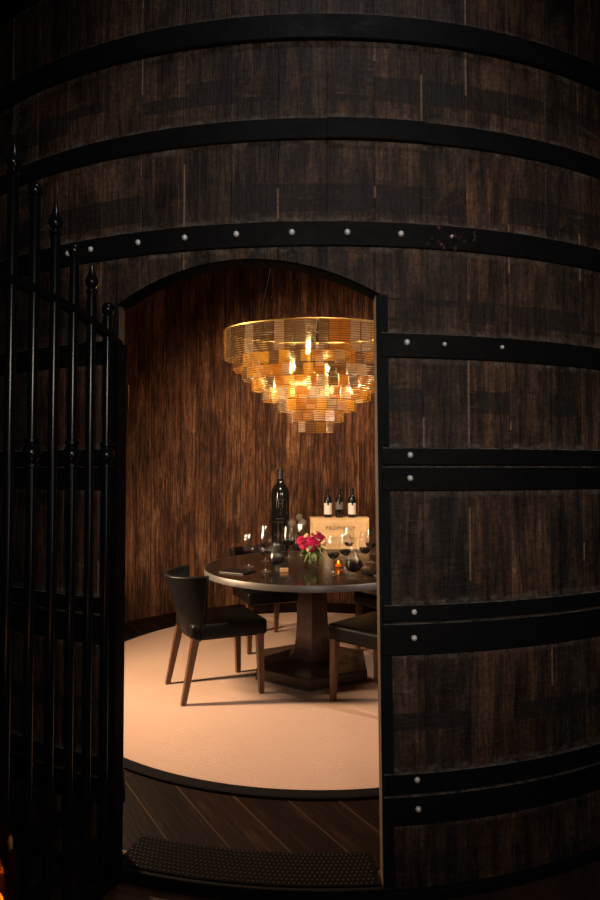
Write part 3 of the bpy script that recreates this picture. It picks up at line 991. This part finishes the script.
def decanter(x, y, lab):
    g = thing('wine_decanter', lab, 'decanter', (x, y, GZ), 0, 'wine decanters on the table')
    outer = [(0, 0), (0.034, 0), (0.035, 0.004), (0.018, 0.012), (0.022, 0.020), (0.044, 0.036), (0.057, 0.058), (0.058, 0.078), (0.050, 0.102), (0.036, 0.132), (0.024, 0.165), (0.017, 0.20), (0.018, 0.225), (0.027, 0.250)]
    inner = [(max(0, r - 0.0018), z) for r, z in outer[:4:-1]] + [(0.0, 0.022)]
    bm = bmesh.new(); lathe(bm, outer + inner, 28, cap=False); link('decanter_glass', bm, M['decglass'], g, True)
    bm = bmesh.new(); lathe(bm, [(0, 0.024), (0.020, 0.0245), (0.0415, 0.038), (0.0545, 0.058), (0.0555, 0.078), (0.049, 0.096), (0, 0.096)], 28, cap=False); link('wine', bm, M['wine'], g, True)


decanter(0.352, 3.945, 'round decanter half full of dark wine on the right, nearest the table edge')
decanter(-0.165, 4.235, 'round decanter of dark wine on the left, beside the oak block')

vs_ = thing('flower_vase', 'clear greenish glass vase at the table centre holding pink flowers', 'vase', (0.093, 4.30, GZ))
bm = bmesh.new(); lathe(bm, [(0, 0), (0.040, 0), (0.043, 0.006), (0.043, 0.105), (0.040, 0.105), (0.040, 0.010), (0, 0.008)], 28, cap=False); link('vase_glass', bm, M['vase'], vs_, True)
bm = bmesh.new(); lathe(bm, [(0, 0.009), (0.0392, 0.0105), (0.0392, 0.07), (0, 0.07)], 24, cap=False); link('water', bm, M['water'], vs_)

bq = thing('flower_bouquet', 'bunch of magenta pink flowers with green leaves in the glass vase', 'flowers', (0.093, 4.30, GZ))


def bloom(c, r, mat, rnd):
    bm = bmesh.new()
    for ring, (n, tilt, rad, sz) in enumerate(((3, 12, 0.10, 0.55), (5, 32, 0.22, 0.75), (7, 55, 0.34, 0.9), (8, 78, 0.42, 1.0))):
        for k in range(n):
            az = 2 * PI * (k + rnd.random() * 0.4) / n + ring * 0.5
            ti = R_(tilt + rnd.uniform(-8, 8))
            L = r * sz; Wd = r * sz * 0.52
            rows = []
            for a in range(4):
                v = a / 3.0
                bend = ti * (0.45 + 0.75 * v)
                y = L * v * math.sin(bend) + r * rad * 0.3; z = L * v * math.cos(bend) * 0.9
                wd = Wd * (0.35 + 1.1 * v - 0.55 * v * v)
                row = []
                for b in (-1, 0, 1):
                    px, py, pz = b * wd, y - 0.12 * abs(b) * r, z + 0.10 * abs(b) * r * v
                    ca, sa = math.cos(az), math.sin(az)
                    row.append(bm.verts.new((px * ca - py * sa, px * sa + py * ca, pz)))
                rows.append(row)
            for p, q in zip(rows, rows[1:]):
                for b in (0, 1): bm.faces.new((p[b], p[b + 1], q[b + 1], q[b]))
    ax = (Vector(c) - Vector((0, 0, 0.06))); ax.y -= 0.06; ax.normalize()
    rot = ax.to_track_quat('Z', 'Y').to_matrix()
    bmesh.ops.rotate(bm, cent=(0, 0, 0), matrix=rot, verts=bm.verts[:])
    bmesh.ops.translate(bm, vec=Vector(c) - ax * r * 0.4, verts=bm.verts[:])
    o = link('bloom', bm, mat, bq, True, recalc=False)
    sm_ = o.modifiers.new('solid', 'SOLIDIFY'); sm_.thickness = 0.0012
    return o


rnd = random.Random(3)
for c, r, mt in (((-0.092, -0.01, 0.200), 0.036, 'pink'), ((-0.074, -0.03, 0.168), 0.034, 'pink'), ((0.028, -0.01, 0.238), 0.038, 'pink2'), ((0.062, 0.0, 0.215), 0.036, 'pink2'),
                 ((-0.014, -0.05, 0.160), 0.042, 'pink2'), ((-0.018, -0.03, 0.198), 0.034, 'pink'), ((0.020, -0.045, 0.180), 0.032, 'pink2'), ((-0.055, 0.03, 0.215), 0.030, 'pink')):
    b = bloom(c, r, M[mt], rnd)
    bm = bmesh.new(); tube(bm, [(rnd.uniform(-.02, .02), rnd.uniform(-.02, .02), 0.015), (c[0] * 0.25, c[1] * 0.25, 0.10), (c[0], c[1], c[2] - 0.02)], 0.0022, 5)
    link('stem', bm, M['leaf'], b)
for c in ((-0.052, -0.035, 0.225), (0.085, -0.02, 0.195), (0.010, -0.035, 0.245), (0.092, 0.0, 0.165), (-0.03, -0.06, 0.125), (0.07, -0.05, 0.18)):
    bm = bmesh.new()
    for k in range(7):
        d = Vector((rnd.uniform(-1, 1), rnd.uniform(-1, 1), rnd.uniform(-1, 1))) * 0.012
        bmesh.ops.create_icosphere(bm, subdivisions=1, radius=rnd.uniform(0.006, 0.011), matrix=Matrix.Translation(Vector(c) + d))
    link('blossom_sprig', bm, M['blush'], bq, True)


def leaf(base, tip, wid, mat):
    base, tip = Vector(base), Vector(tip); d = tip - base
    s = d.cross(Vector((0, 0.4, 1))).normalized() * wid
    bm = bmesh.new(); prev = None
    for k in range(6):
        t_ = k / 5; w_ = math.sin(PI * min(0.97, t_ + 0.05)) ** 0.8
        p = base + d * t_ + Vector((0, 0, -0.02 * t_ * t_ + 0.015 * math.sin(PI * t_)))
        cur = (bm.verts.new(p - s * w_), bm.verts.new(p + Vector((0, 0, -0.003))), bm.verts.new(p + s * w_))
        if prev:
            for q in (0, 1): bm.faces.new((prev[q], prev[q + 1], cur[q + 1], cur[q]))
        prev = cur
    o = link('leaf', bm, mat, bq, True, recalc=False)
    md = o.modifiers.new('solid', 'SOLIDIFY'); md.thickness = 0.0008


for k in range(40):
    az = 2 * PI * k / 40 + rnd.uniform(-.2, .2); z = rnd.uniform(0.108, 0.15)
    rr = rnd.uniform(0.07, 0.12); zz = z + rnd.uniform(-0.05, 0.07)
    leaf((0.02 * math.cos(az), 0.02 * math.sin(az), z), (rr * math.cos(az), rr * math.sin(az), zz), rnd.uniform(0.011, 0.020), M['leaf'] if k % 3 else M['leaf2'])

vt = thing('votive_candle', 'small glowing amber votive candle behind the front right wine glass', 'candle', (0.272, 4.28, GZ))
bm = bmesh.new(); lathe(bm, [(0, 0), (0.024, 0), (0.030, 0.012), (0.031, 0.030), (0.027, 0.046), (0.025, 0.046), (0.028, 0.030), (0.027, 0.012), (0, 0.005)], 24, cap=False); link('holder', bm, M['amber'], vt, True)
bm = bmesh.new(); lathe(bm, [(0, 0.006), (0.022, 0.007), (0.022, 0.022), (0, 0.023)], 18, cap=False); link('wax', bm, M['candlewax'], vt)
bm = bmesh.new(); lathe(bm, [(0, 0.024), (0.004, 0.028), (0.0055, 0.034), (0.003, 0.042), (0, 0.047)], 10, cap=False); link('flame', bm, M['flame'], vt, True)

bk_ = thing('oak_block', 'small light oak block lying on the table beside the left decanter', 'wooden block', (-0.108, 4.10, GZ), R_(4))
bm = bmesh.new(); box(bm, (0, 0, 0.012), (0.056, 0.03, 0.024), 0.002); link('block', bm, M['oak'], bk_)
bm = bmesh.new(); box(bm, (0, 0, 0.0245), (0.046, 0.004, 0.001)); link('card_slot', bm, M['ink'], bk_)


def menu(x, y, rz, lab):
    t = thing('menu_card', lab, 'menu', (x, y, GZ), rz, 'menus on the table')
    bm = bmesh.new(); box(bm, (0, 0, 0.004), (0.20, 0.15, 0.008), 0.002); link('cover', bm, M['menu'], t)
    bm = bmesh.new(); box(bm, (0, -0.0745, 0.0035), (0.19, 0.003, 0.003)); link('page_edge', bm, M['paper'], t)


menu(-0.425, 4.09, R_(-28), 'black menu folder at the left edge of the table')
menu(0.535, 4.03, R_(24), 'black menu folder at the right edge of the table beside the doorway')

# ------------------------------------------------------------------ chandelier
CHX, CHY, CHZ = 0.115, 4.36, 2.455
ch = thing('chandelier', 'large tiered amber glass chandelier hanging over the round table', 'chandelier', (CHX, CHY, 0))
ASP = 0.60
bm = bmesh.new(); n = 72
tube(bm, [(0.665 * math.cos(2 * PI * k / n), 0.665 * ASP * math.sin(2 * PI * k / n), CHZ + 0.004) for k in range(n + 1)], 0.007, 6, caps=False)
link('top_ring', bm, M['brass'], ch, True)
for k in range(4):
    a = PI / 4 + k * PI / 2
    bm = bmesh.new(); tube(bm, [(0.665 * math.cos(a), 0.665 * ASP * math.sin(a), CHZ), (0.12 * math.cos(a), 0.12 * math.sin(a), 4.08)], 0.002, 6); link('hanging_wire', bm, M['iron'], ch)
bm = bmesh.new(); lathe(bm, [(0, 4.06), (0.16, 4.06), (0.17, 4.07), (0.17, 4.099), (0, 4.099)], 32, cap=False); link('ceiling_plate', bm, M['brass'], ch)


def strand(bm, p, nx, ny, w, z_top, z_bot, jit):
    """a curtain of small glass bars one above another"""
    tx, ty = -ny, nx
    z = z_top
    pitch = 0.0158
    while z - 0.0105 > z_bot - 1e-6:
        hw = w / 2
        th_ = 0.0035
        cx_, cy_ = p[0] + nx * jit.uniform(-.001, .001), p[1] + ny * jit.uniform(-.001, .001)
        vs = []
        for sz in (z, z - 0.0105):
            for a, b in ((-hw, -th_), (hw, -th_), (hw, th_), (-hw, th_)):
                vs.append(bm.verts.new((cx_ + tx * a + nx * b, cy_ + ty * a + ny * b, sz)))
        a, b = vs[:4], vs[4:]
        for k in range(4): bm.faces.new((a[k], a[(k + 1) % 4], b[(k + 1) % 4], b[k]))
        bm.faces.new(a); bm.faces.new(b[::-1])
        z -= pitch


SM = [M['s_amber'], M['s_gold'], M['s_smoke'], M['s_clear']]
rows = [(0.665, CHZ, 2.250), (0.605, 2.262, 2.168), (0.535, 2.182, 2.092), (0.465, 2.106, 2.016), (0.395, 2.030, 1.940), (0.285, 1.954, 1.864), (0.195, 1.878, 1.788), (0.115, 1.802, 1.713)]
jit = random.Random(11)
back = bmesh.new(); nsep = 0
cands = []
for ri, (a, zt, zb) in enumerate(rows):
    b = a * ASP
    # even spacing along the oval
    S = 400; pts = [(a * math.cos(2 * PI * k / S), b * math.sin(2 * PI * k / S)) for k in range(S + 1)]
    Ls = [0]
    for p, q in zip(pts, pts[1:]): Ls.append(Ls[-1] + math.hypot(q[0] - p[0], q[1] - p[1]))
    cnt = max(6, round(Ls[-1] / 0.074)); wd = Ls[-1] / cnt * 0.94
    for k in range(cnt):
        L = Ls[-1] * (k + 0.5 * (ri % 2)) / cnt
        i = min(range(S + 1), key=lambda q: abs(Ls[q] - L))
        ang = 2 * PI * i / S
        p = pts[i]; nx, ny = math.cos(ang) / a, math.sin(ang) / b; nn = math.hypot(nx, ny); nx /= nn; ny /= nn
        q = jit.random()
        mi = (2 if q < 0.36 else 3 if q < 0.56 else 0 if q < 0.84 else 1) if ri == 0 else (0 if q < 0.38 else 1 if q < 0.66 else 2 if q < 0.82 else 3)
        if p[0] < -0.25 * a and jit.random() < 0.45: mi = 3 if jit.random() < 0.6 else 2
        cands.append((ny > 0.12 or (p[0] > 0.48), ri, p, nx, ny, wd, zt - 0.002 - (0.006 if ri else 0) * jit.random(), zb, mi))
tiers = []
for ri, (a, zt, zb) in enumerate(rows):
    bm = bmesh.new()
    tube(bm, [(a * 0.985 * math.cos(2 * PI * k / 48), a * ASP * 0.975 * math.sin(2 * PI * k / 48), zt + 0.001) for k in range(49)], 0.0013, 5, caps=False)
    tiers.append(link('tier_ring', bm, M['archblack'], ch, True))
for hid, ri, p, nx, ny, wd, zt, zb, mi in sorted(cands, key=lambda c: c[0]):
    if hid or nsep >= 100:
        f0 = len(back.faces)
        strand(back, p, nx, ny, wd, zt, zb, jit); back.faces.ensure_lookup_table()
        for f in back.faces[f0:]: f.material_index = mi
    else:
        bm = bmesh.new(); strand(bm, p, nx, ny, wd, zt, zb, jit)
        link('glass_panel', bm, SM[mi], tiers[ri]); nsep += 1
bo = link('glass_panel_mass', back, SM, ch); bo['kind'] = 'stuff'
# inner rods and bulbs
for (bx, by, bz) in ((-0.17, -0.02, 2.02), (0.08, -0.03, 2.02), (-0.05, 0.08, 2.09)):
    bm = bmesh.new(); tube(bm, [(bx, by, bz + 0.05), (bx, by, CHZ - 0.01)], 0.006, 6); rod = link('bulb_rod', bm, M['brass'], ch)
    bm = bmesh.new(); lathe(bm, [(0, -0.04), (0.012, -0.036), (0.018, -0.016), (0.018, 0.0), (0.012, 0.035), (0.011, 0.055), (0, 0.055)], 16, (bx, by, bz), cap=False); link('bulb', bm, M['bulb'], rod, True)
    d = bpy.data.lights.new('bulb_light', 'POINT'); lo = bpy.data.objects.new('bulb_light', d); COL.objects.link(lo)
    lo.parent = rod; lo.location = (bx, by, bz + 0.075); d.energy = 7.5; d.color = (1.0, 0.70, 0.30); d.shadow_soft_size = 0.014
bm = bmesh.new()
for a, b in (((-0.66, 0), (0.66, 0)), ((0, -0.39), (0, 0.39)), ((-0.36, -0.33), (-0.36, 0.33)), ((0.28, -0.36), (0.28, 0.36))):
    tube(bm, [(a[0], a[1], CHZ), (b[0], b[1], CHZ)], 0.004, 6)
link('cross_bar', bm, M['capsule'], ch)

# ------------------------------------------------------------------ wrought-iron gate
ux, uy = -0.41, -0.912
gate = thing('iron_gate', 'glossy black wrought iron gate swung open at the left of the doorway', 'gate', (-0.632, 2.09, 0.0), math.atan2(uy, ux))
# local +x runs along the leaf away from the hinge
GW = 0.90


def rail_z(s):
    f = (s - GW / 2) / (GW / 2)
    return 1.885 + 0.10 * (1 - f * f)


bm = bmesh.new(); box(bm, (0.0, 0, 0.965), (0.048, 0.030, 1.85), 0.003); link('hinge_stile', bm, M['gate'], gate)
bm = bmesh.new(); box(bm, (GW, 0, 0.965), (0.048, 0.030, 1.85), 0.003); link('latch_stile', bm, M['gate'], gate)
bm = bmesh.new(); prev = None
for k in range(25):
    s = GW * k / 24; z = rail_z(s)
    ring = [bm.verts.new((s, y, z + dz)) for y, dz in ((-0.015, -0.012), (0.015, -0.012), (0.015, 0.012), (-0.015, 0.012))]
    if prev:
        for q in range(4): bm.faces.new((prev[q], prev[(q + 1) % 4], ring[(q + 1) % 4], ring[q]))
    else: bm.faces.new(ring)
    prev = ring
bm.faces.new(prev[::-1]); link('top_rail', bm, M['gate'], gate)
for z in (0.385, 0.215, 0.06):
    bm = bmesh.new(); box(bm, (GW / 2, 0, z), (GW, 0.028, 0.034), 0.003); link('bottom_rail', bm, M['gate'], gate)
BR = 0.0150
for k in range(11):
    s = 0.060 + 0.0775 * k
    zt = rail_z(s)
    tall = (k % 2 == 1)
    zt2 = zt + 0.125 + 0.052 * min(k, 10 - k)
    bm = bmesh.new(); tube(bm, [(s, 0, 0.06), (s, 0, zt2 - 0.07)], BR, 12)
    br = link('bar', bm, M['gate'], gate, True)
    bm = bmesh.new()
    if tall:
        lathe(bm, [(0.0115, 0), (0.019, 0.006), (0.019, 0.014), (0.012, 0.020), (0.020, 0.034), (0.022, 0.044), (0.012, 0.07), (0.004, 0.105), (0, 0.11)], 12, (s, 0, zt2 - 0.085))
    else:
        lathe(bm, [(0.0115, 0), (0.017, 0.005), (0.017, 0.012), (0.011, 0.018), (0.019, 0.028), (0.022, 0.040), (0.018, 0.053), (0.008, 0.062), (0, 0.064)], 12, (s, 0, zt2 - 0.075))
    link('finial', bm, M['gate'], br, True)
    if k % 2 == 0:
        bm = bmesh.new()
        lathe(bm, [(0.0150, -0.045), (0.023, -0.042), (0.023, -0.032), (0.017, -0.028), (0.026, -0.012), (0.028, 0.0), (0.026, 0.012), (0.017, 0.028), (0.023, 0.032), (0.023, 0.042), (0.0150, 0.045)], 12, (s, 0, 1.50))
        link('collar', bm, M['gate'], br, True)
for z in (0.35, 1.70):
    bm = bmesh.new(); tube(bm, [(-0.032, 0, z - 0.05), (-0.032, 0, z + 0.05)], 0.012, 10); link('hinge', bm, M['gate'], gate, True)

# ------------------------------------------------------------------ candle stand at the near left, only its edge in the frame
cs = thing('candle_lantern', 'glowing amber glass candle lamp on an iron stand at the bottom left corner', 'candle lamp', (-0.537, 1.03, 0.03))
bm = bmesh.new(); lathe(bm, [(0, -0.03), (0.13, -0.03), (0.13, 0.012), (0.03, 0.03), (0.012, 0.05), (0.011, 0.60), (0.02, 0.62), (0.075, 0.63), (0.075, 0.642), (0, 0.642)], 28, cap=False); link('stand', bm, M['gate'], cs, True)
bm = bmesh.new(); lathe(bm, [(0.050, 0.6425), (0.056, 0.66), (0.056, 0.75), (0.048, 0.80), (0.045, 0.80), (0.053, 0.75), (0.053, 0.66), (0.047, 0.6425), (0.050, 0.6425)], 28, cap=False); link('glass_shade', bm, M['amber'], cs, True)
bm = bmesh.new(); lathe(bm, [(0, 0.643), (0.036, 0.643), (0.036, 0.69), (0, 0.692)], 20, cap=False); link('wax', bm, M['candlewax'], cs)
bm = bmesh.new(); lathe(bm, [(0, 0.693), (0.010, 0.703), (0.013, 0.718), (0.008, 0.740), (0, 0.756)], 12, cap=False); fl_ = link('flame', bm, M['flame'], cs, True)
d = bpy.data.lights.new('candle_light', 'POINT'); lo = bpy.data.objects.new('candle_light', d); COL.objects.link(lo)
lo.parent = cs; lo.location = (0, 0, 0.78); d.energy = 0.8; d.color = (1.0, 0.5, 0.18); d.shadow_soft_size = 0.02
